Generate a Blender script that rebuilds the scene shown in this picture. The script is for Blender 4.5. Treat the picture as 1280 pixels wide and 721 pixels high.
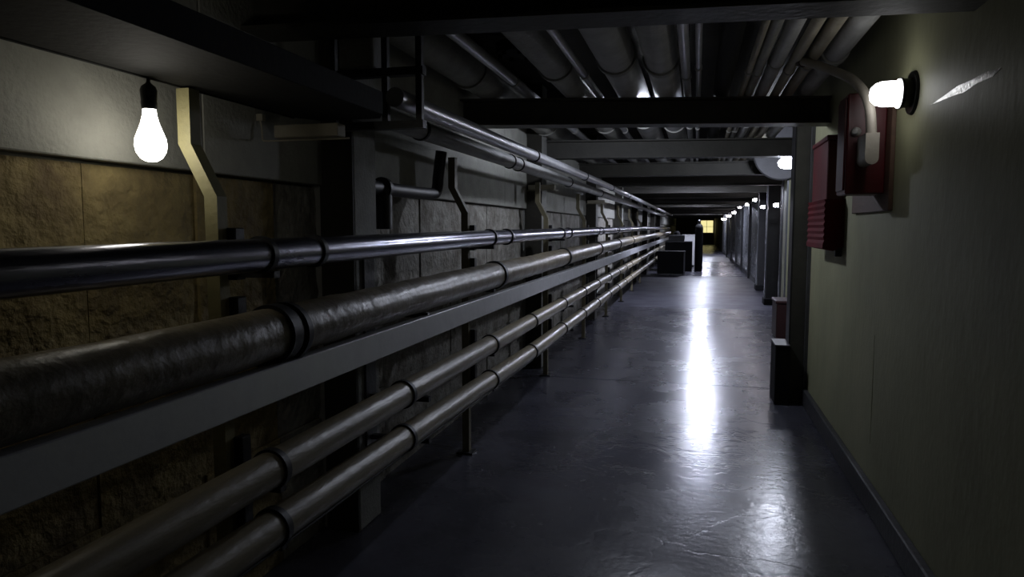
import bpy, bmesh, math, random
from mathutils import Vector, Matrix
random.seed(7)
S = bpy.context.scene
for o in list(bpy.data.objects):
    bpy.data.objects.remove(o)
COL = S.collection
PI = math.pi
# ------------------------------------------------------------------ camera
EYE = 1.38
cam = bpy.data.cameras.new('camera'); cam.sensor_fit = 'HORIZONTAL'; cam.sensor_width = 36.0
cam.lens = 880.0 / 1280.0 * 36.0; cam.clip_start = 0.02; cam.clip_end = 200
co = bpy.data.objects.new('camera', cam); COL.objects.link(co)
ty = 75.5 / 880.0; tx = 230.0 / 880.0
yc = Vector((tx, ty, 1)).normalized(); zc = Vector((0, 1, -ty)).normalized(); xc = yc.cross(zc)
if xc.x < 0: xc = -xc
co.matrix_world = Matrix(((xc.x, xc.y, -xc.z, 0), (yc.x, yc.y, -yc.z, 0), (zc.x, zc.y, -zc.z, EYE), (0, 0, 0, 1)))
S.camera = co
# ------------------------------------------------------------------ world and exposure
w = bpy.data.worlds.new('world'); S.world = w; w.use_nodes = True
w.node_tree.nodes['Background'].inputs[0].default_value = (0, 0, 0, 1)
w.node_tree.nodes['Background'].inputs[1].default_value = 0.0
S.view_settings.view_transform = 'Standard'; S.view_settings.look = 'None'
S.view_settings.gamma = 1.0; S.view_settings.use_curve_mapping = False
S.view_settings.exposure = 0.0
LAMP = dict(bulb=12.5, jar=7.5, jar2=250.0, far=60.0, pend=3600.0, bay=470.0, window=1.0)   # radiance of each kind of lamp

# ------------------------------------------------------------------ materials
MATS = {}
def mat(name, col, rough=0.6, metal=0.0, scale=6.0, var=0.35, bump=0.0, bscale=40.0, col2=None, rvar=0.0, stretch=(1, 1, 1), coat=0.0, thr=None, det=6.0, spec=0.5, fine=None):
    m = bpy.data.materials.new(name); m.use_nodes = True
    nt = m.node_tree; n = nt.nodes; l = nt.links; b = n['Principled BSDF']
    tc = n.new('ShaderNodeTexCoord'); mp = n.new('ShaderNodeMapping'); mp.inputs['Scale'].default_value = stretch
    geo = n.new('ShaderNodeNewGeometry')
    l.new(geo.outputs['Position'], mp.inputs[0])
    no = n.new('ShaderNodeTexNoise'); no.inputs['Scale'].default_value = scale; no.inputs['Detail'].default_value = det
    no.inputs['Roughness'].default_value = 0.65
    l.new(mp.outputs[0], no.inputs['Vector'])
    cr = n.new('ShaderNodeValToRGB')
    lo, hi = thr if thr else (0.3, 0.7)
    cr.color_ramp.elements[0].position = lo; cr.color_ramp.elements[1].position = hi
    c2 = col2 if col2 else tuple(c * (1 - var) for c in col)
    cr.color_ramp.elements[0].color = (*c2, 1); cr.color_ramp.elements[1].color = (*col, 1)
    l.new(no.outputs['Fac'], cr.inputs[0]); l.new(cr.outputs[0], b.inputs['Base Color'])
    b.inputs['Metallic'].default_value = metal; b.inputs['Roughness'].default_value = rough
    b.inputs['Specular IOR Level'].default_value = spec
    b.inputs['Coat Weight'].default_value = coat; b.inputs['Coat Roughness'].default_value = 0.2
    if rvar:
        mr = n.new('ShaderNodeMapRange'); mr.inputs['From Min'].default_value = 0.3; mr.inputs['From Max'].default_value = 0.7
        mr.inputs['To Min'].default_value = rough + rvar; mr.inputs['To Max'].default_value = rough - rvar
        l.new(no.outputs['Fac'], mr.inputs['Value']); l.new(mr.outputs[0], b.inputs['Roughness'])
    if bump:
        nb = n.new('ShaderNodeTexNoise'); nb.inputs['Scale'].default_value = bscale; nb.inputs['Detail'].default_value = 5
        l.new(mp.outputs[0], nb.inputs['Vector'])
        bp = n.new('ShaderNodeBump'); bp.inputs['Strength'].default_value = bump; bp.inputs['Distance'].default_value = 0.02
        l.new(nb.outputs['Fac'], bp.inputs['Height']); l.new(bp.outputs[0], b.inputs['Normal'])
    if fine:
        nf = n.new('ShaderNodeTexNoise'); nf.inputs['Scale'].default_value = fine[0]; nf.inputs['Detail'].default_value = 4
        l.new(mp.outputs[0], nf.inputs['Vector'])
        vo = n.new('ShaderNodeTexVoronoi'); vo.feature = 'DISTANCE_TO_EDGE'; vo.inputs['Scale'].default_value = 0.9
        wn_ = n.new('ShaderNodeTexNoise'); wn_.inputs['Scale'].default_value = 2.5; wn_.inputs['Detail'].default_value = 6
        l.new(mp.outputs[0], wn_.inputs['Vector'])
        vm = n.new('ShaderNodeVectorMath'); vm.operation = 'MULTIPLY_ADD'; vm.inputs[1].default_value = (0.5, 0.5, 0.5)
        l.new(wn_.outputs['Color'], vm.inputs[0]); l.new(mp.outputs[0], vm.inputs[2]); l.new(vm.outputs[0], vo.inputs['Vector'])
        ck = n.new('ShaderNodeMapRange'); ck.inputs['From Max'].default_value = 0.012; ck.inputs['To Min'].default_value = 0.0; ck.inputs['To Max'].default_value = 0.35
        l.new(vo.outputs['Distance'], ck.inputs['Value'])
        ad = n.new('ShaderNodeMath'); l.new(nf.outputs['Fac'], ad.inputs[0]); l.new(ck.outputs[0], ad.inputs[1])
        b2 = n.new('ShaderNodeBump'); b2.inputs['Strength'].default_value = fine[1]; b2.inputs['Distance'].default_value = 0.01
        l.new(ad.outputs[0], b2.inputs['Height'])
        if bump: l.new(bp.outputs[0], b2.inputs['Normal'])
        l.new(b2.outputs[0], b.inputs['Normal'])
    MATS[name] = m
    return m
def emit(name, col, s):
    m = bpy.data.materials.new(name); m.use_nodes = True
    b = m.node_tree.nodes['Principled BSDF']
    b.inputs['Base Color'].default_value = (0.8, 0.8, 0.8, 1); b.inputs['Emission Color'].default_value = (*col, 1)
    b.inputs['Emission Strength'].default_value = s
    MATS[name] = m
    return m
mat('floor_a', (0.088, 0.088, 0.112), 0.26, 0, 1.6, 0.5, 0.08, 9, rvar=0.06, thr=(0.35, 0.62), fine=(26, 0.16))
mat('floor_b', (0.085, 0.085, 0.11), 0.36, 0, 1.6, 0.5, 0.12, 9, rvar=0.07, thr=(0.35, 0.62), fine=(26, 0.16))
mat('joint', (0.02, 0.02, 0.022), 0.9)
mat('wall_olive', (0.37, 0.37, 0.225), 0.58, 0, 2.2, 0.28, 0.10, 26, stretch=(1, 1, 0.55))
mat('gloss_paint', (0.36, 0.36, 0.24), 0.22, 0, 14.0, 0.4, 0.12, 60, rvar=0.08)
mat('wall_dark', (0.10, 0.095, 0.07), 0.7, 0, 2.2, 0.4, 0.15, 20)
mat('plaster_grey', (0.36, 0.36, 0.32), 0.85, 0, 5, 0.3, 0.25, 60)
mat('rough_ochre', (0.36, 0.285, 0.12), 0.9, 0, 5.0, 0.5, 1.0, 26, col2=(0.11, 0.078, 0.036), det=9.0)
mat('rough_pale', (0.40, 0.39, 0.35), 0.9, 0, 7.0, 0.5, 1.0, 26, col2=(0.14, 0.125, 0.10))
mat('pier', (0.30, 0.30, 0.28), 0.85, 0, 6, 0.35, 0.3, 60)
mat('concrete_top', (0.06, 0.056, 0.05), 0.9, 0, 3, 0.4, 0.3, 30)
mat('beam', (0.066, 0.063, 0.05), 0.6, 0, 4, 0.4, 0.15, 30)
mat('black_metal', (0.022, 0.022, 0.024), 0.45, 0.2, 8, 0.5, 0.1, 60)
mat('tray_dark', (0.009, 0.009, 0.008), 0.75, 0.0, 5, 0.4, 0.1, 40, spec=0.2)
mat('steel', (0.36, 0.36, 0.44), 0.22, 0.95, 5, 0.45, 0.05, 40, rvar=0.07, stretch=(3, 0.5, 3))
mat('canvas', (0.23, 0.195, 0.13), 0.38, 0, 7, 0.5, 0.32, 16, rvar=0.08)
mat('canvas_smooth', (0.26, 0.225, 0.15), 0.37, 0, 6, 0.4, 0.13, 34, rvar=0.06, stretch=(2, 0.6, 2))
mat('galv', (0.66, 0.67, 0.70), 0.34, 0.5, 9, 0.15, 0.03, 50, rvar=0.05)
mat('pipe_pale', (0.52, 0.52, 0.51), 0.55, 0, 5, 0.35, 0.2, 30)
mat('pipe_grey', (0.36, 0.355, 0.32), 0.55, 0, 5, 0.4, 0.2, 30)
mat('pipe_cream', (0.42, 0.38, 0.29), 0.55, 0, 5, 0.35, 0.2, 30)
mat('pipe_bright', (0.45, 0.45, 0.47), 0.34, 0.5, 6, 0.3, 0.1, 40)
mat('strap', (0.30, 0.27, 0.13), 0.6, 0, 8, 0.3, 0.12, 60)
mat('band', (0.018, 0.018, 0.018), 0.5, 0.3, 10, 0.4)
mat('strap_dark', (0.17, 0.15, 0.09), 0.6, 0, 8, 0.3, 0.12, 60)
mat('box_pale', (0.40, 0.37, 0.29), 0.7, 0, 6, 0.3, 0.1, 40)
mat('red', (0.11, 0.006, 0.010), 0.42, 0, 5, 0.4, 0.05, 30)
mat('red_dark', (0.035, 0.006, 0.006), 0.6, 0, 5, 0.4, 0.05, 30)
mat('red_cloth', (0.11, 0.006, 0.010), 0.8, 0, 5, 0.4, 0.2, 60, spec=0.2)
mat('wood', (0.13, 0.07, 0.045), 0.6, 0, 4, 0.4, 0.1, 40, stretch=(1, 1, 6))
mat('conduit', (0.34, 0.31, 0.26), 0.55, 0, 6, 0.3, 0.1, 40)
mat('duct', (0.13, 0.13, 0.14), 0.6, 0.2, 4, 0.3, 0.05, 30)
mat('panel', (0.24, 0.25, 0.27), 0.24, 0.4, 2, 0.4, 0.08, 8, rvar=0.06)
mat('dark_box', (0.009, 0.009, 0.010), 0.75, 0, 4, 0.4, spec=0.15)
mat('white_box', (0.62, 0.62, 0.62), 0.6, 0, 6, 0.2)
mat('baseboard', (0.085, 0.085, 0.09), 0.45, 0, 5, 0.4, 0.2, 30)
mat('pier_shade_dark', (0.03, 0.027, 0.019), 0.8, 0, 4, 0.4, 0.2, 30)  # dark tone standing in for shade on the pier sides
mat('socket', (0.012, 0.012, 0.013), 0.5, 0, 8, 0.3)
mat('enamel', (0.05, 0.06, 0.05), 0.4, 0, 6, 0.3)
COOL = (0.86, 0.90, 1.0)
emit('bulb_glow', (1.0, 0.95, 0.84), LAMP['bulb'])
emit('jar_glow', (0.95, 0.95, 0.96), LAMP['jar'])
emit('jar_glow_b', (0.80, 0.85, 1.0), LAMP['jar2'])
emit('bay_glow', (0.80, 0.85, 1.0), LAMP['bay'])
emit('far_glow', (0.92, 0.86, 0.95), LAMP['far'])
emit('pend_glow', (0.76, 0.80, 1.0), LAMP['pend'])
emit('window_glow', (0.95, 0.85, 0.38), LAMP['window'])

# ------------------------------------------------------------------ helpers
def finish(name, bm, m, parent=None, smooth=True, angle=35):
    me = bpy.data.meshes.new(name)
    bmesh.ops.recalc_face_normals(bm, faces=bm.faces[:])
    bm.to_mesh(me); bm.free()
    me.materials.append(MATS[m])
    if smooth:
        me.shade_smooth(); me.set_sharp_from_angle(angle=math.radians(angle))
    o = bpy.data.objects.new(name, me); COL.objects.link(o)
    if parent is not None: o.parent = parent
    return o
def tag(o, label, cat, group=None):
    o['label'] = label; o['category'] = cat
    if group: o['group'] = group
    return o
def struct(o):
    o['kind'] = 'structure'; return o
def thing(name, label, cat, group=None, loc=(0, 0, 0)):
    o = bpy.data.objects.new(name, None); COL.objects.link(o); o.empty_display_size = 0.05
    o.location = loc
    return tag(o, label, cat, group)
def box(bm, x0, x1, y0, y1, z0, z1, bev=0.0):
    r = bmesh.ops.create_cube(bm, size=1.0)
    vs = r['verts']
    for v in vs:
        v.co = Vector(((x0 + x1) / 2 + v.co.x * (x1 - x0), (y0 + y1) / 2 + v.co.y * (y1 - y0), (z0 + z1) / 2 + v.co.z * (z1 - z0)))
    if bev:
        es = list({e for v in vs for e in v.link_edges})
        bmesh.ops.bevel(bm, geom=es, offset=bev, segments=1, affect='EDGES', profile=0.5)
    return bm
def B(*a, **k):
    return box(bmesh.new(), *a, **k)
def frame_of(t):
    t = t.normalized()
    up = Vector((0, 0, 1)) if abs(t.z) < 0.9 else Vector((0, 1, 0))
    a = t.cross(up).normalized(); b = a.cross(t).normalized()
    return a, b
def tube(bm, pts, rad, seg=20, caps=True, jitter=0.0):
    pts = [Vector(p) for p in pts]
    rads = rad if isinstance(rad, (list, tuple)) else [rad] * len(pts)
    rings = []; prev = None
    for i, p in enumerate(pts):
        t = (pts[min(i + 1, len(pts) - 1)] - pts[max(i - 1, 0)])
        a, b = frame_of(t)
        if prev is not None:
            a = (prev - t.normalized() * prev.dot(t.normalized())).normalized(); b = a.cross(t.normalized()).normalized()
        prev = a
        ring = []
        for k in range(seg):
            th = 2 * PI * k / seg
            r = rads[i] * (1 + (random.uniform(-jitter, jitter) if jitter else 0))
            ring.append(bm.verts.new(p + a * (r * math.cos(th)) + b * (r * math.sin(th))))
        rings.append(ring)
    for i in range(len(rings) - 1):
        for k in range(seg):
            bm.faces.new((rings[i][k], rings[i][(k + 1) % seg], rings[i + 1][(k + 1) % seg], rings[i + 1][k]))
    if caps:
        bm.faces.new(rings[0][::-1]); bm.faces.new(rings[-1])
    return bm
def lathe(bm, prof, origin, axis, seg=28):
    axis = Vector(axis).normalized(); a, b = frame_of(axis); o = Vector(origin); rings = []
    for h, r in prof:
        if r < 1e-5:
            rings.append([bm.verts.new(o + axis * h)])
        else:
            rings.append([bm.verts.new(o + axis * h + a * (r * math.cos(2 * PI * k / seg)) + b * (r * math.sin(2 * PI * k / seg))) for k in range(seg)])
    for i in range(len(rings) - 1):
        p, q = rings[i], rings[i + 1]
        for k in range(seg):
            k2 = (k + 1) % seg
            if len(p) == 1 and len(q) == 1: continue
            if len(p) == 1: bm.faces.new((p[0], q[k], q[k2]))
            elif len(q) == 1: bm.faces.new((p[k], p[k2], q[0]))
            else: bm.faces.new((p[k], p[k2], q[k2], q[k]))
    return bm
def bend(p0, p1, p2, r, n=8):
    """points of a rounded corner p0-p1-p2"""
    p0, p1, p2 = Vector(p0), Vector(p1), Vector(p2)
    a = p1 + (p0 - p1).normalized() * r; c = p1 + (p2 - p1).normalized() * r
    return [(a * (1 - t) + p1 * t) * (1 - t) + (p1 * (1 - t) + c * t) * t for t in [i / n for i in range(n + 1)]]
ORD = ['first', 'second', 'third', 'fourth', 'fifth', 'sixth', 'seventh', 'eighth', 'ninth', 'tenth', 'eleventh', 'twelfth',
       'thirteenth', 'fourteenth', 'fifteenth', 'sixteenth', 'seventeenth', 'eighteenth']

# ------------------------------------------------------------------ the setting
YN, YE = -1.8, 62.0
XL, XLL, XR, XRF = -1.60, -1.64, 0.87, 1.5
ZC = 2.75
fl = struct(finish('floor', B(XLL - .2, XRF + .3, YN - .2, YE + .2, -0.12, -0.012), 'joint', smooth=False))
joints = [YN - .1, 1.9, 6.36, 12.5, 21.0, 30.0, 39.0, 48.0, YE]
for i in range(len(joints) - 1):
    dz = 0.0 if i != 3 else -0.004
    o = finish('floor_slab', B(XLL - .05, XRF + .05, joints[i] + .007, joints[i + 1] - .007, -0.011, dz, bev=0.002), 'floor_b' if i in (3, 5) else 'floor_a', fl, smooth=False)
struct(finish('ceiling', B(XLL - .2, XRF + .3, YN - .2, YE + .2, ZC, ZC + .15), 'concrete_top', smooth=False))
struct(finish('wall_back', B(XLL - .2, XRF + .3, YN - .2, YN, -.1, ZC), 'wall_dark', smooth=False))
struct(finish('wall_end', B(XLL - .2, XRF + .3, YE, YE + .2, -.1, ZC), 'wall_dark', smooth=False))
# right wall: near stretch, return, far stretch
wr = struct(finish('wall_right', B(XR, XR + .25, YN, 6.15, -.1, ZC), 'wall_olive', smooth=False))
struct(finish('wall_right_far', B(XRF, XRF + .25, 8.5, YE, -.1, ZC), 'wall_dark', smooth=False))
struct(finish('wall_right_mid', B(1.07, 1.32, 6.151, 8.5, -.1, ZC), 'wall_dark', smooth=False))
# plaster seam and raised ridge on the near right wall
bm = bmesh.new(); tube(bm, [(XR, 3.80, .30), (XR, 3.80, .55), (XR, 3.805, .85)], [.001, .0022, .001], 8)
finish('plaster_seam', bm, 'wall_olive', wr)
bm = bmesh.new()   # smear of glossy paint, a thin wedge on the wall
WED = [(3.09, 1.854), (2.97, 1.850), (2.85, 1.846), (2.74, 1.838), (2.62, 1.846), (2.5, 1.842), (2.44, 1.855), (2.56, 1.868), (2.68, 1.866), (2.8, 1.872), (2.95, 1.862)]
va = [bm.verts.new((XR - .0015, y, z)) for y, z in WED]; vb = [bm.verts.new((XR + .002, y, z)) for y, z in WED]
bm.faces.new(va); bm.faces.new(vb[::-1])
for k in range(len(WED)): bm.faces.new((va[k], va[(k + 1) % len(WED)], vb[(k + 1) % len(WED)], vb[k]))
finish('paint_smear', bm, 'gloss_paint', wr, smooth=False)
bb = struct(finish('baseboard_right', B(XR - .035, XR, YN, 5.86, 0, .125, bev=0.006), 'baseboard', smooth=False))
# far right shiny panels with posts between them
# left wall: smooth upper band that overhangs a rough lower wall made of cast blocks
wl = struct(finish('wall_left', B(XLL - .3, XLL - .02, YN, YE, -.1, ZC), 'wall_dark', smooth=False))
y = YN; ups = []
while y < YE - 3:
    n = 3.85
    finish('upper_panel', B(XLL - .02, XL, y + .003, y + n - .003, 1.568, ZC, bev=0.004), 'plaster_grey', wl, smooth=False)
    y += n
def rough_block(y0, y1, z0, z1, m):
    bm = bmesh.new(); ny = max(2, int((y1 - y0) / .05)); nz = max(2, int((z1 - z0) / .05))
    if y0 > 9: ny, nz = 3, 3
    off = random.uniform(-.008, .006); g = []
    for i in range(ny + 1):
        r = []
        for j in range(nz + 1):
            edge = i in (0, ny) or j in (0, nz)
            r.append(bm.verts.new((XLL + off + (0 if edge else .006 + random.uniform(-.006, .007)), y0 + (y1 - y0) * i / ny, z0 + (z1 - z0) * j / nz)))
        g.append(r)
    for i in range(ny):
        for j in range(nz):
            bm.faces.new((g[i][j], g[i + 1][j], g[i + 1][j + 1], g[i][j + 1]))
    bx = [bm.verts.new((XLL - .03, yy, zz)) for yy, zz in ((y0, z0), (y1, z0), (y1, z1), (y0, z1))]
    e = [[g[i][0] for i in range(ny + 1)], [g[ny][j] for j in range(nz + 1)], [g[i][nz] for i in range(ny, -1, -1)], [g[0][j] for j in range(nz, -1, -1)]]
    for k in range(4):
        bm.faces.new(e[k] + [bx[(k + 1) % 4], bx[k]])
    return finish('wall_block', bm, m, wl, angle=60)
y = YN + .05
while y < 32:
    n = random.choice([.33, .45, .55]) if y < 9 else random.uniform(1.1, 1.4)
    m = 'rough_ochre' if y < 2.45 else 'rough_pale'
    z = 0.0
    for zh in ([.52, .52, .52] if y < 9 else [.9, .66]):
        rough_block(y + .0018, y + n - .0018, z + .0018, z + zh - .0018, m); z += zh
    y += n
# piers of the left wall
PIERS = [2.83, 6.72, 10.55, 14.4, 18.25, 22.1, 25.95, 29.8]
for i, yp in enumerate(PIERS):
    o = struct(finish('wall_pier', B(XLL - .02, -1.45, yp, yp + .22, 0, ZC, bev=.006), 'pier', smooth=False))
    finish('side_shade', B(XLL + .03, -1.452, yp - .012, yp + .002, 0, ZC), 'pier_shade_dark', o, smooth=False)  # added dark sheet, darkens the pier's near side as shade would
# end window, lit yellow
wn = struct(finish('window_1', B(.30, 1.45, YE - .06, YE, .95, 2.08, bev=.01), 'beam', smooth=False))
for i in range(2):
    for j in range(2):
        finish('pane', B(.36 + i * .53, .86 + i * .53, YE - .075, YE - .05, 1.0 + j * .52, 1.49 + j * .52), 'window_glow', wn, smooth=False)

# ------------------------------------------------------------------ ceiling beams
ZB = 2.09
beams = [(2.36, 2.60), (4.80, 5.32), (7.22, 7.68)] + [(9.9 + 2.45 * k, 10.1 + 2.45 * k) for k in range(19)]
for i, (yl, yr) in enumerate(beams):
    L = (XL + .0, yl); R = ((XR if yr < 6 else XRF), yr)
    if i < 6: lab = 'dark steel ceiling beam across the corridor, ' + ORD[i] + ' from the camera'
    else: lab = 'distant dark ceiling beam across the far corridor, beyond the sixth beam'
    t = thing('ceiling_beam', lab, 'beam', 'beams across the corridor ceiling', ((L[0] + R[0]) / 2, (L[1] + R[1]) / 2, ZB))
    def strip(name, dy0, dy1, z0, z1):
        bm = bmesh.new(); vs = []
        for (x, yy) in (L, R):
            for dy, z in ((dy0, z0), (dy1, z0), (dy1, z1), (dy0, z1)):
                vs.append(bm.verts.new((x - t.location.x, yy + dy - t.location.y, z - ZB)))
        for k in range(4): bm.faces.new((vs[k], vs[(k + 1) % 4], vs[4 + (k + 1) % 4], vs[4 + k]))
        bm.faces.new(vs[3::-1]); bm.faces.new(vs[4:])
        return finish(name, bm, 'beam', t, smooth=False)
    strip('bottom_flange', -.09, .09, ZB, ZB + .014)
    strip('web', -.012, .012, ZB + .014, ZB + .166)
    strip('top_flange', -.09, .09, ZB + .166, ZB + .18)
# ------------------------------------------------------------------ ceiling pipes above the beams
ZT = ZB + .18
CP = [  # x, radius, material, label
    (-1.42, .120, 'pipe_grey', 'widest insulated ceiling pipe, nearest the left wall'),
    (-1.13, .030, 'pipe_bright', 'thin bright ceiling pipe right of the widest insulated one'),
    (-.84, .105, 'pipe_grey', 'second thick insulated ceiling pipe from the left wall'),
    (-.665, .022, 'pipe_bright', 'slim bright ceiling pipe between two thick insulated pipes'),
    (-.47, .108, 'pipe_pale', 'third thick insulated ceiling pipe from the left wall'),
    (-.215, .095, 'pipe_pale', 'rightmost of the thick insulated ceiling pipes'),
    (-.075, .026, 'pipe_bright', 'shiny thin ceiling pipe just right of the thick ones'),
    (-.005, .016, 'pipe_bright', 'thinnest shiny ceiling pipe near the corridor centre'),
    (.15, .055, 'tray_dark', 'dark ceiling pipe alone in the gap before the right bundle'),
    (.277, .018, 'pipe_cream', 'leftmost thin pipe of the right ceiling bundle'),
    (.33, .027, 'pipe_grey', 'second pipe of the right ceiling bundle'),
    (.415, .040, 'pipe_pale', 'third and plumper pipe of the right ceiling bundle'),
    (.505, .028, 'pipe_cream', 'cream pipe in the middle of the right ceiling bundle'),
    (.59, .034, 'pipe_cream', 'cream pipe beside the widest of the right bundle'),
    (.705, .062, 'pipe_pale', 'widest pipe of the right ceiling bundle, nearest the right wall')]
for i, (x, r, m, lab) in enumerate(CP):
    t = thing('ceiling_pipe', lab, 'pipe', 'pipes running along the ceiling', (x, 0, ZT + r))
    bm = bmesh.new(); n = 26; pts = [(random.uniform(-.003, .003), YN + (40 - YN) * k / n, 0) for k in range(n + 1)]
    tube(bm, pts, r, 20); finish('pipe_run', bm, m, t)
    if r > .05 and m != 'tray_dark':
        for yb in (4.25 + random.uniform(-.25, .1), 6.65 + random.uniform(-.2, .25), 9.2, 11.7):
            bm = bmesh.new(); lathe(bm, [(0, r), (0, r + .012), (.06, r + .012), (.06, r)], (0, yb, 0), (0, 1, 0), 22)
            finish('sleeve_band', bm, 'pipe_grey', t)
    elif r <= .05:
        for yb in (4.3, 6.8):
            bm = bmesh.new(); lathe(bm, [(0, r), (0, r + .006), (.035, r + .006), (.035, r)], (0, yb + random.uniform(-.2, .2), 0), (0, 1, 0), 16)
            finish('coupling', bm, 'pipe_grey', t)
# elbow branch at the left of the first bay with bolted flange
t = thing('pipe_elbow', 'dark elbow pipe with bolted flange above the first bay, left of centre', 'pipe', None, (-1.02, 4.0, 2.46))
bm = bmesh.new(); tube(bm, [(-.0, -.9, .16), (0, -.5, .16)] + bend((0, -.5, .16), (0, 0, .16), (0, .0, -.05), .16) + [(0, 0, -.06)], .075, 18)
finish('bend', bm, 'pipe_grey', t)
bm = bmesh.new(); lathe(bm, [(-.03, .0), (-.03, .115), (.03, .115), (.03, 0)], (0, 0, -.06), (0, 0, 1), 24); fo = finish('flange', bm, 'tray_dark', t)
for k in range(6):
    bm = bmesh.new(); lathe(bm, [(0, 0), (0, .014), (.02, .014), (.02, 0)], (.093 * math.cos(k * PI / 3), .093 * math.sin(k * PI / 3), -.11), (0, 0, 1), 6); finish('bolt', bm, 'tray_dark', fo)
# pipe hangers / small boxes at the top left
t = thing('hanger_bracket', 'dark hanger rods with a grey box where the overhead pipes leave the duct', 'bracket', None, (-1.2, 2.56, 1.79))
finish('terminal_box', B(-.14, .0, -.05, .07, .20, .33, bev=.004), 'pipe_grey', t, smooth=False)
for dx in (-.19, .03, .17):
    finish('rod', B(dx - .012, dx + .012, -.012, .012, .0, ZC - 1.79), 'black_metal', t, smooth=False)
finish('cross_bar', B(-.21, .19, -.02, .02, -.03, .0), 'black_metal', t, smooth=False)
finish('shelf_bar', B(-.21, .19, -.02, .02, .17, .20), 'black_metal', t, smooth=False)

# ------------------------------------------------------------------ drip tray and overhead pair of pipes on the left
t = thing('flat_duct', 'long dark flat steel duct above the hanging bulb and left pipes', 'duct', None, (-1.255, .4, 1.782))
y0, y1 = YN - .4, 2.33 - .4
finish('duct_bottom', B(-.175, .175, y0, y1, 0, .006), 'tray_dark', t, smooth=False)
for sx in (-1, 1):
    finish('duct_side', B(sx * .175 - .004, sx * .175 + .004, y0, y1, -.004, .075, bev=.002), 'tray_dark', t, smooth=False)
finish('duct_top', B(-.175, .175, y0, y1, .070, .076), 'tray_dark', t, smooth=False)
bm = bmesh.new()
vs0 = [bm.verts.new(p) for p in ((-.175, y1, 0), (.175, y1, 0), (.175, y1 + .0, .075), (-.175, y1, .075))]
vs1 = [bm.verts.new(p) for p in ((-.12, y1 + .1, .0), (.12, y1 + .1, .0), (.12, y1 + .1, .06), (-.12, y1 + .1, .06))]
for k in range(4): bm.faces.new((vs0[k], vs0[(k + 1) % 4], vs1[(k + 1) % 4], vs1[k]))
bm.faces.new(vs1); finish('duct_end', bm, 'tray_dark', t, smooth=False)
def clamp(parent, name, y, r, loc=(0, 0, 0), m='band', w=.03, th=.006, lug=True):
    bm = bmesh.new(); lathe(bm, [(-w / 2, r - .002), (-w / 2, r + th), (w / 2, r + th), (w / 2, r - .002)], (loc[0], y, loc[2]), (0, 1, 0), 28)
    return finish(name, bm, m, parent)
def pipe(name, label, x, zs, r, m, bands, extra=None, seg=28, bw=.03, y_start=YN, y_end=34, jit=0.0, zig=0.0, step=.25, group=None):
    """zs: list of (y, z) along the run"""
    t = thing(name, label, 'pipe', group, (x, 0, zs[0][1]))
    def zat(y):
        if y <= zs[0][0]: return zs[0][1]
        for (ya, za), (yb, zb) in zip(zs, zs[1:]):
            if y <= yb: return za + (zb - za) * (y - ya) / (yb - ya)
        return zs[-1][1]
    bm = bmesh.new(); pts = []; rads = []; y = y_start
    while y < y_end:
        pts.append((random.uniform(-zig, zig), y, zat(y) - zs[0][1] + random.uniform(-zig, zig))); rads.append(r * (1 + random.uniform(-jit, jit) * .6))
        y += step if y < 9 else max(step, 1.0)
    tube(bm, pts, rads, seg, True, jit * .35); finish('pipe_run', bm, m, t, angle=60)
    for yb in bands:
        bm = bmesh.new(); lathe(bm, [(-bw / 2, r * .98), (-bw / 2, r * (1 + jit) + .007), (bw / 2, r * (1 + jit) + .007), (bw / 2, r * .98)], (0, yb, zat(yb) - zs[0][1]), (0, 1, 0), 28)
        finish('band', bm, 'band', t)
    return t, zat
POSTS = [1.76, 4.04, 6.40, 8.70, 11.0, 13.3, 15.6, 17.9]
STOPS = [1.77, 2.73, 4.04, 5.12, 6.40, 7.6, 8.75, 9.95, 11.1, 12.3, 13.4, 15.7, 18.0, 20.3]
XP = -1.19
pA, zA = pipe('steel_pipe', 'dark polished steel pipe, topmost of the left rack', XP, [(.9, 1.298), (4, 1.322), (16, 1.372)], .046, 'steel',
    [1.75, 2.03, 4.03, 4.42, 6.3, 6.7, 8.7, 9.1, 11, 13.4, 15.7], bw=.022)
pB, zB = pipe('insulated_pipe', 'thick wrinkled canvas-wrapped pipe, second from top of the left rack', XP, [(1.5, 1.07), (4.2, 1.094), (7, 1.115), (16, 1.16)], .076, 'canvas',
    [1.80, 4.14, 6.45, 8.75, 11, 13.4], bw=.045, jit=.05, zig=.002, step=.09)
bm = bmesh.new(); lathe(bm, [(-.012, .07), (-.012, .09), (.012, .09), (.012, .07)], (0, 1.86, 0), (0, 1, 0), 28); finish('band', bm, 'band', pB)
pD, zD = pipe('lower_pipe', 'brown wrapped pipe just below the flat steel channel on the left rack', XP, [(1, .675), (5, .68), (20, .70)], .054, 'canvas_smooth', STOPS, jit=.012, step=.16, bw=.025)
pE, zE = pipe('lower_pipe', 'lowest wrapped pipe of the left rack, nearest the floor', XP, [(1.3, .505), (2.7, .487), (5, .448), (20, .43)], .054, 'canvas_smooth', STOPS, jit=.012, step=.16, bw=.025)
bm = bmesh.new(); tube(bm, [(.025, y, zE(y) - .505 - .052 + random.uniform(-.003, .002)) for y in [YN + .3 * k for k in range(40)]], .005, 8); finish('trace_cable', bm, 'band', pE)
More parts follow.
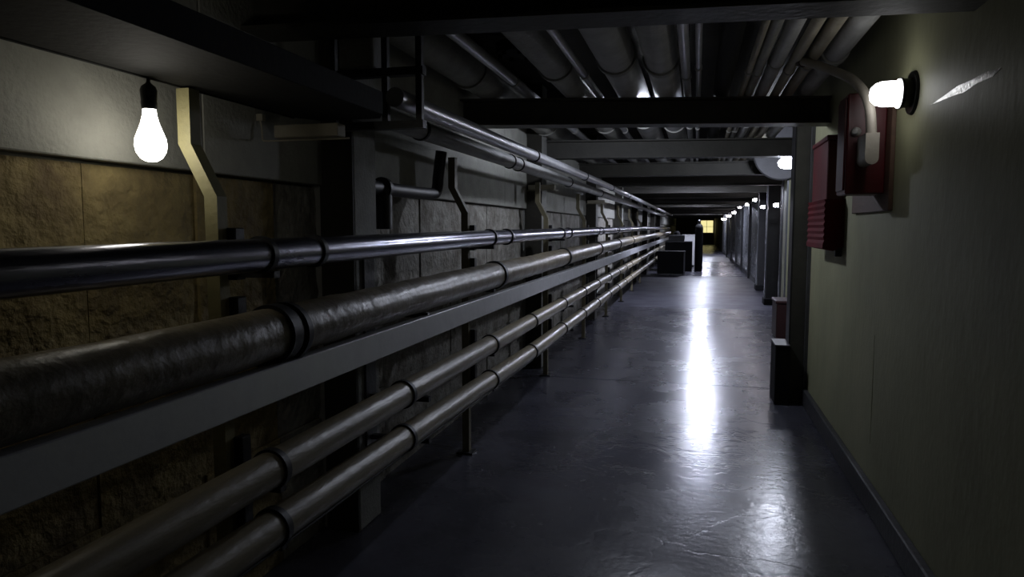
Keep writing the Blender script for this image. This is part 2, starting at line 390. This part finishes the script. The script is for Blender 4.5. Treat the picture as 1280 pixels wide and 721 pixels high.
# flat galvanised channel
t = thing('cable_channel', 'flat galvanised steel channel running between the left rack pipes', 'channel', None, (-1.15, 0, .945))
finish('channel_body', B(-.03, .03, YN, 34, -.048, .048, bev=.003), 'galv', t, smooth=False)
t.rotation_euler.y = -.09
for yj in (5.9, 9.2, 12.6):
    finish('joint_plate', B(.028, .033, yj, yj + .10, -.04, .04, bev=.001), 'galv', t, smooth=False)
pP, zP = pipe('overhead_pipe', 'grey overhead pipe on the left, the one nearer the wall', -1.295, [(0, 1.848), (10, 1.86), (30, 1.88)], .046, 'pipe_pale', [3.22, 4.9, 5.15, 7.3, 9.8], bw=.02, y_start=2.44)
pQ, zQ = pipe('overhead_pipe', 'bright slim overhead pipe on the left, the one nearer the aisle', -1.08, [(0, 1.85), (4, 1.865), (8, 1.90), (30, 1.96)], .036, 'pipe_bright', [4.75, 7.0, 9.3, 11.7], bw=.018, y_start=2.44)

# ------------------------------------------------------------------ support posts of the rack
def bar_path(bm, pts, wx, wy):
    rings = []
    for x, y, z in pts:
        rings.append([bm.verts.new((x + a, y + b, z)) for a, b in ((-wx, -wy), (wx, -wy), (wx, wy), (-wx, wy))])
    for p, q in zip(rings, rings[1:]):
        for k in range(4): bm.faces.new((p[k], p[(k + 1) % 4], q[(k + 1) % 4], q[k]))
    bm.faces.new(rings[0]); bm.faces.new(rings[-1]); return bm
for i, yp in enumerate(POSTS):
    lab = ['cream painted bent support post nearest the hanging bulb', 'bent support post of the pipe rack between the first two wall piers',
           'third support post of the pipe rack from the camera', 'fourth support post of the pipe rack from the camera'][i] if i < 4 else ORD[i] + ' support post of the left pipe rack from the camera'
    t = thing('support_post', lab, 'post', 'posts of the pipe rack', (-1.34, yp, 0))
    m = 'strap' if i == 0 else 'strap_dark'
    bm = bmesh.new(); bar_path(bm, [(0, 0, 0.0), (0, 0, 1.47), (-.08, 0, 1.62), (-.08, 0, 1.776 if i == 0 else 1.80)], .021, .022)
    finish('bar', bm, m, t, smooth=False)
    finish('foot_plate', B(-.05, .05, -.05, .05, 0, .012), 'black_metal', t, smooth=False)
    for zc, r, dep in ((zA(yp), .046, .0), (zB(yp), .076, 0), (zD(yp), .054, 0), (zE(yp), .054, 0)):
        finish('bracket_arm', B(.0, .15 + .02, .022, .05, zc - r - .022, zc - r - .002), 'black_metal', t, smooth=False)
        finish('bracket_lug', B(.018, .05, .016, .06, zc - r - .03, zc + r + .03, bev=.003), 'black_metal', t, smooth=False)
    finish('bracket_arm', B(.0, .16, .022, .05, .875, .895), 'black_metal', t, smooth=False)
# intermediate brackets fixed to the piers
for i, yp in enumerate(PIERS[:4]):
    t = thing('pier_bracket', 'dark bracket holding the rack pipes off the ' + ORD[i] + ' wall pier', 'bracket', 'brackets on the wall piers', (-1.45, yp + .11, .3))
    finish('back_plate', B(0, .012, -.05, .05, .0, 1.02), 'black_metal', t, smooth=False)
    for zc, r in ((zB(yp), .076), (zD(yp), .054), (zE(yp), .054)):
        finish('bracket_arm', B(.012, .30, -.015, .015, zc - r - .026 - .3, zc - r - .004 - .3), 'black_metal', t, smooth=False)
# pale boxes with wire loops beside the piers
for i, yp in enumerate(PIERS[:3]):
    t = thing('junction_box', 'long pale junction box with wire loop high on the ' + ORD[i] + ' wall pier', 'junction box', 'junction boxes on the piers', (-1.385 if i == 0 else -1.445, 2.36 if i == 0 else yp - .03, 1.735 if i == 0 else 1.77))
    hl = .13
    finish('box_body', B(-hl, hl, -.03, .03, -.023, .023, bev=.003), 'box_pale', t, smooth=False)
    bm = bmesh.new(); p = [(-.205, .0, .05), (-.20, 0, .02), (-.198, 0, -.0)] + bend((-.198, 0, 0), (-.198, 0, -.03), (-.1, 0, -.03), .012, 4) + [(hl + .03, 0, -.03)]
    tube(bm, p, .0035, 8); finish('wire_loop', bm, 'box_pale', t)
    finish('wire_clip', B(-.215, -.19, -.01, .01, .045, .07), 'box_pale', t, smooth=False)
# black elbow pipe behind the rack
t = thing('elbow_pipe', 'black elbow pipe rising on the left wall beyond the first pier', 'pipe', None, (-1.5, 3.05, 1.575))
bm = bmesh.new(); tube(bm, [(0, 0, 0), (0, .6, .0)] + bend((0, .6, 0), (0, .95, .005), (0, .96, .25), .09) + [(0.02, .96, .26)], .034, 18); finish('pipe_run', bm, 'socket', t)
bm = bmesh.new(); lathe(bm, [(0, .03), (0, .055), (.03, .055), (.03, .03)], (0, .16, 0), (0, 1, 0), 20); finish('collar', bm, 'socket', t)
bm = bmesh.new(); lathe(bm, [(-.2, 0), (-.2, .045), (.0, .045), (.0, 0)], (0, .18, 0), (0, 0, 1), 18); finish('drop_leg', bm, 'socket', t)

# ------------------------------------------------------------------ hanging bulb
t = thing('hanging_bulb', 'lit bare bulb on a short cord below the dark tray', 'light bulb', None, (-1.43, 1.62, 1.62))
bm = bmesh.new(); lathe(bm, [(-.062, 0), (-.060, .014), (-.052, .027), (-.036, .037), (-.018, .0405), (.0, .0385), (.02, .031), (.04, .0235), (.06, .0185), (.082, .016)], (0, 0, 0), (0, 0, 1), 32)
finish('glass_bulb', bm, 'bulb_glow', t)
bm = bmesh.new(); lathe(bm, [(.078, 0), (.078, .019), (.095, .0205), (.1, .0195), (.128, .0215), (.138, .018), (.146, .008), (.15, .005), (.165, .004)], (0, 0, 0), (0, 0, 1), 24); finish('socket', bm, 'socket', t)
bm = bmesh.new(); tube(bm, [(0, 0, .12), (.002, 0, .15), (.003, 0, .162)], .0035, 8); finish('cord', bm, 'socket', t)

# ------------------------------------------------------------------ jar lamps on the right
def jar_lamp(label, loc, axis, glow, s=1.0, plate=.085, fat=1.0):
    t = thing('jar_lamp', label, 'lamp', 'jar lamps along the right side', loc)
    bm = bmesh.new(); lathe(bm, [(.045 * s, 0.0), (.045 * s, .048 * s * fat), (.06 * s, .048 * s * fat), (.062 * s, .043 * s * fat), (.12 * s, .042 * s * fat), (.145 * s, .036 * s * fat), (.163 * s, .022 * s * fat), (.17 * s, 0)], (0, 0, 0), axis, 26)
    finish('glass_jar', bm, glow, t)
    bm = bmesh.new(); lathe(bm, [(.012 * s, 0), (.012 * s, .048 * s * fat), (.04 * s, .048 * s * fat), (.046 * s, .052 * s * fat), (.054 * s, .052 * s * fat), (.054 * s, .04 * s * fat)], (0, 0, 0), axis, 26); finish('socket_collar', bm, 'socket', t)
    if True:
        bm = bmesh.new(); lathe(bm, [(0, 0), (0, plate * s), (.012 * s, plate * s * .94), (.012 * s, 0)], (0, 0, 0), axis, 28); finish('back_plate', bm, 'socket', t)
    return t
jar_lamp('large lit jar lamp on the olive right wall nearest the camera', (XR, 3.34, 1.945), (-1, 0, 0), 'jar_glow', 1.0, .092, fat=1.25)
# steel column with the second lamp
t = thing('steel_column', 'dark steel column standing against the right wall', 'column', None, (.80, 6.0, 0))
finish('front_flange', B(-.07, -.058, -.10, .10, 0, 2.27), 'black_metal', t, smooth=False)
finish('web', B(-.058, .07, -.006, .006, 0, 2.27), 'black_metal', t, smooth=False)
finish('near_cover', B(-.058, .066, -.10, -.09, 0, 2.27), 'beam', t, smooth=False)
finish('corner_trim', B(.045, .07, -.13, -.10, 0, 2.27), 'baseboard', t, smooth=False)
jar_lamp('lit jar lamp just past the dark steel column, in front of the grey round duct', (1.07, 8.15, 2.075), (-1, 0, 0), 'jar_glow_b', 1.35, .075)
# far lamps
jar_lamp('small lit lamp low on the right just past the olive pier', (1.21, 11.2, 1.72), (-1, 0, 0), 'far_glow', .62)
jar_lamp('small lit lamp on the dark post beyond the olive pier', (1.222, 13.5, 1.76), (-1, 0, 0), 'far_glow', .62)
FAR = [(1.322, 16.6, 2.0), (1.5, 21.6, 2.06), (1.5, 25.1, 2.08), (1.5, 28.9, 1.98), (1.5, 33.7, 1.93), (1.5, 39.5, 1.86)]
for i, (x, y, z) in enumerate(FAR):
    jar_lamp(('largest of the far row of lamps, on the dark column' if i == 0 else ORD[i] + ' lamp of the far row above the shiny panels'), (x, y, z), (-1, 0, 0), 'far_glow', (.7, .8, .85, .95, 1.05, 1.15)[i], .07)
# shaded pendants hidden between beams
for i, (x, y, z) in enumerate([(.15, 13.6, 2.19), (.18, 23.4, 2.18), (.5, 38.1, 2.2)]):
    t = thing('pendant_lamp', ORD[i] + ' shaded pendant lamp above the aisle, tucked behind the beams', 'lamp', 'shaded pendants between the beams', (x, y, z))
    bm = bmesh.new(); lathe(bm, [(-.03, 0), (-.02, .03), (.01, .042), (.04, .03), (.07, .018)], (0, 0, 0), (0, 0, 1), 24); finish('glass_bulb', bm, 'pend_glow', t)
    bm = bmesh.new(); lathe(bm, [(-.01, .15), (.05, .10), (.075, .04), (.11, .025), (.11, .0), (.10, .02), (.07, .034), (.045, .094), (-.01, .145), (-.01, .15)], (0, 0, 0), (0, 0, 1), 28); finish('shade', bm, 'enamel', t)
    bm = bmesh.new(); tube(bm, [(0, 0, .1), (0, 0, ZC - z)], .006, 8); finish('stem', bm, 'enamel', t)

t = thing('bay_bulb', 'bare bulb hung between the ceiling pipes behind the second beam', 'light bulb', None, (-.335, 5.5, 2.185))
bm = bmesh.new(); lathe(bm, [(-.045, 0), (-.04, .018), (-.022, .034), (.0, .037), (.02, .031), (.04, .02), (.055, .016)], (0, 0, 0), (0, 0, 1), 26); finish('glass_bulb', bm, 'bay_glow', t)
bm = bmesh.new(); lathe(bm, [(.05, 0), (.05, .019), (.095, .02), (.105, .008), (.11, .004)], (0, 0, 0), (0, 0, 1), 20); finish('socket', bm, 'socket', t)
bm = bmesh.new(); tube(bm, [(0, 0, .1), (0, 0, ZC - 2.185)], .004, 8); finish('cord', bm, 'socket', t)
# ------------------------------------------------------------------ red fire boxes, conduit
t = thing('alarm_box', 'red fire alarm box on a brown backboard beneath the near jar lamp', 'alarm box', None, (XR, 3.6, 1.71))
finish('backboard', B(-.02, 0, -.02, .76, -.25, .34, bev=.003), 'wood', t, smooth=False)
finish('body', B(-.19, -.02, .06, .27, -.17, .30, bev=.006), 'red', t, smooth=False)
finish('cover', B(-.198, -.19, .08, .25, -.15, .28, bev=.003), 'red', t, smooth=False)
bm = bmesh.new(); lathe(bm, [(0, 0), (0, .022), (.02, .020), (.035, .012), (.04, 0)], (-.15, .06, .12), (-.35, -1, 0), 18); finish('bell_button', bm, 'white_box', t)
t = thing('hose_cabinet', 'red fire hose box hanging left of the alarm box', 'fire box', None, (XR, 4.7, 1.575))
finish('body', B(-.10, 0, .0, .55, -.03, .34, bev=.005), 'red', t, smooth=False)
finish('top_cap', B(-.108, 0, -.012, .56, .34, .37, bev=.004), 'red', t, smooth=False)
bm = bmesh.new()
prof = []
for k in range(15):
    a = k / 14; prof.append((-.115 + .004 * (1 if k % 2 else -1), a))
vs = []
for y in (-.05, .60):
    ring = [bm.verts.new((x, y, -.29 + .27 * a)) for x, a in prof] + [bm.verts.new((-.0, y, -.02)), bm.verts.new((-.0, y, -.31)), bm.verts.new((-.06, y, -.335)), bm.verts.new((-.12, y, -.32))]
    vs.append(ring)
n = len(vs[0])
for k in range(n): bm.faces.new((vs[0][k], vs[0][(k + 1) % n], vs[1][(k + 1) % n], vs[1][k]))
bm.faces.new(vs[0]); bm.faces.new(vs[1][::-1]); finish('hose_fold', bm, 'red_cloth', t, smooth=False)
finish('drain_stub', B(-.04, -.005, -.02, .02, -.37, -.30, bev=.003), 'black_metal', t, smooth=False)
t = thing('curved_conduit', 'pale conduit curving from the ceiling pipes to the red alarm box', 'conduit', None, (.79, 3.53, 1.66))
bm = bmesh.new()
P = [Vector(p) for p in ((-.27, .66, .622), (-.233, .57, .596), (-.147, .37, .508), (-.088, .13, .405), (-.057, -.03, .28), (-.042, -.045, .13))]
pts = []
for i in range(len(P) - 1):
    p0, p1, p2, p3 = P[max(i - 1, 0)], P[i], P[i + 1], P[min(i + 2, len(P) - 1)]
    for k in range(6):
        s = k / 6
        pts.append(.5 * ((2 * p1) + (p2 - p0) * s + (2 * p0 - 5 * p1 + 4 * p2 - p3) * s * s + (3 * p1 - p0 - 3 * p2 + p3) * s ** 3))
pts.append(P[-1]); tube(bm, pts, .022, 16); finish('conduit_run', bm, 'conduit', t)
bm = bmesh.new(); bxs = []
for y in (-.07, .10):
    ring = [bm.verts.new((-.042 + .028 * math.cos(a), y, .03 + .028 * math.sin(a))) for a in [PI + PI * k / 10 for k in range(11)]] + [bm.verts.new((-.014, y, .14)), bm.verts.new((-.07, y, .14))]
    bxs.append(ring)
n = len(bxs[0])
for k in range(n): bm.faces.new((bxs[0][k], bxs[0][(k + 1) % n], bxs[1][(k + 1) % n], bxs[1][k]))
bm.faces.new(bxs[0]); bm.faces.new(bxs[1][::-1]); finish('conduit_body', bm, 'conduit', t)
bm = bmesh.new(); lathe(bm, [(0, .022), (0, .027), (.03, .027), (.03, .022)], (-.262, .64, .616), Vector((.09, -.21, -.06)), 16); finish('coupling', bm, 'red_dark', t)

# ------------------------------------------------------------------ things on the right past the column
t = thing('floor_box', 'black upright box on the floor against the steel column', 'box', None, (.675, 5.86, 0))
finish('body', B(-.055, .055, -.10, .24, 0, .46, bev=.006), 'dark_box', t, smooth=False)
finish('lid', B(-.06, .055, -.105, .245, .46, .475, bev=.004), 'black_metal', t, smooth=False)
t = thing('wall_stub', 'olive projecting pier on the right past the steel column', 'pier', None, (1.315, 9.95, 0))
finish('shaft', B(-.18, .18, -.2, .2, .0, ZC), 'wall_olive', t, smooth=False)
finish('corner_strip', B(-.19, -.17, -.21, -.18, 0, ZC), 'panel', t, smooth=False)
t = thing('dark_chest', 'low dark red chest on the floor before the olive pier', 'chest', None, (1.22, 9.3, 0))
finish('body', B(-.25, .24, -.25, .25, .03, .46, bev=.01), 'red_dark', t, smooth=False)
finish('lid', B(-.26, .245, -.26, .26, .46, .50, bev=.01), 'red_dark', t, smooth=False)
for sx in (-.2, .2):
    finish('skid', B(sx - .03, sx + .03, -.24, .24, 0, .03), 'dark_box', t, smooth=False)
t = thing('round_duct', 'large grey round duct end below the ceiling behind the second lamp', 'duct', None, (1.03, 9.58, 2.33))
bm = bmesh.new(); lathe(bm, [(0, 0), (0, .33), (.02, .345), (.04, .33), (.16, .33), (.16, 0)], (0, 0, 0), (0, 1, 0), 40); finish('duct_body', bm, 'duct', t)
for dx in (-.15, .15):
    finish('hanger_rod', B(dx - .006, dx + .006, .06, .072, .25, ZC - 2.33), 'black_metal', t, smooth=False)
for lab, x0, y0, hw in (('dark metal post close behind the olive pier on the right', 1.232, 11.2, .12), ('dark metal post beyond the olive pier on the right', 1.24, 13.5, .14), ('dark column carrying the first lamp of the far row', 1.34, 16.6, .16)):
    t = thing('metal_post', lab, 'post', None, ((x0 + XRF) / 2 - .004, y0, 0))
    h = (XRF - x0) / 2
    finish('shaft', B(-h, h, -hw, hw, 0, ZC), 'black_metal', t, smooth=False)
    finish('edge_strip', B(-h - .012, -h, -.04, .04, 0.1, 2.3), 'panel', t, smooth=False)
    finish('plinth', B(-h - .03, h, -hw - .03, hw + .03, 0, .12, bev=.01), 'dark_box', t, smooth=False)
PAN = [(17.2, 20.4), (20.5, 23.7), (23.8, 27.0), (27.1, 30.6), (30.7, 34.8), (34.9, 39.6)]
wf = struct(finish('trim_1', B(XRF - .05, XRF, 17.1, 39.8, 0, .11), 'black_metal', smooth=False))
for a, b in PAN:
    finish('wall_panel', B(XRF - .04, XRF, a, b, .12, 2.02, bev=.01), 'panel', wf, smooth=False)
for a, b in PAN:
    finish('panel_rail', B(XRF - .07, XRF, a, b, 2.03, 2.09), 'pipe_bright', wf, smooth=False)
    finish('panel_stile', B(XRF - .10, XRF, b, b + .1, 0, 2.2), 'black_metal', wf, smooth=False)

# ------------------------------------------------------------------ things standing far down the aisle on the left
t = thing('storage_crate', 'black crate on the floor far down the left of the aisle', 'crate', None, (-.79, 21.6, 0))
finish('body', B(-.3, .47, -.35, .35, .04, .66, bev=.01), 'dark_box', t, smooth=False)
finish('corner_post', B(.46, .50, -.37, -.33, .0, .68), 'duct', t, smooth=False)
finish('lid', B(-.31, .5, -.36, .36, .66, .70, bev=.008), 'dark_box', t, smooth=False)
finish('base', B(-.28, .46, -.33, .33, .0, .04), 'black_metal', t, smooth=False)
t = thing('machine_cabinet', 'dark stepped machine cabinet behind the black crate', 'machine', None, (-.5, 23.6, 0))
finish('body', B(-.45, .40, -.4, .4, 0, .95, bev=.01), 'dark_box', t, smooth=False)
finish('head', B(-.35, .15, -.3, .3, .95, 1.16, bev=.02), 'black_metal', t, smooth=False)
bm = bmesh.new(); lathe(bm, [(0, 0), (0, .1), (.08, .1), (.12, .05), (.12, 0)], (-.1, 0, 1.16), (0, 0, 1), 18); finish('cap', bm, 'dark_box', t)
t = thing('white_cabinet', 'white box cabinet far down the aisle behind the dark machine', 'cabinet', None, (-.22, 26.2, 0))
finish('body', B(-.22, .19, -.25, .25, .06, 1.1, bev=.01), 'white_box', t, smooth=False)
finish('top', B(-.24, .21, -.27, .27, 1.1, 1.15, bev=.01), 'white_box', t, smooth=False)
finish('kick_base', B(-.2, .17, -.22, .22, 0, .06), 'dark_box', t, smooth=False)
t = thing('gas_cylinder', 'tall dark round-topped cylinder standing far down the aisle', 'cylinder', None, (.10, 23.4, 0))
bm = bmesh.new(); lathe(bm, [(0, 0), (0, .125), (1.38, .125), (1.47, .10), (1.52, .05), (1.54, .04)], (0, 0, 0), (0, 0, 1), 26); finish('shell', bm, 'dark_box', t)
bm = bmesh.new(); lathe(bm, [(1.5, 0), (1.5, .05), (1.62, .05), (1.64, .03), (1.64, 0)], (0, 0, 0), (0, 0, 1), 18); finish('valve_cap', bm, 'black_metal', t)
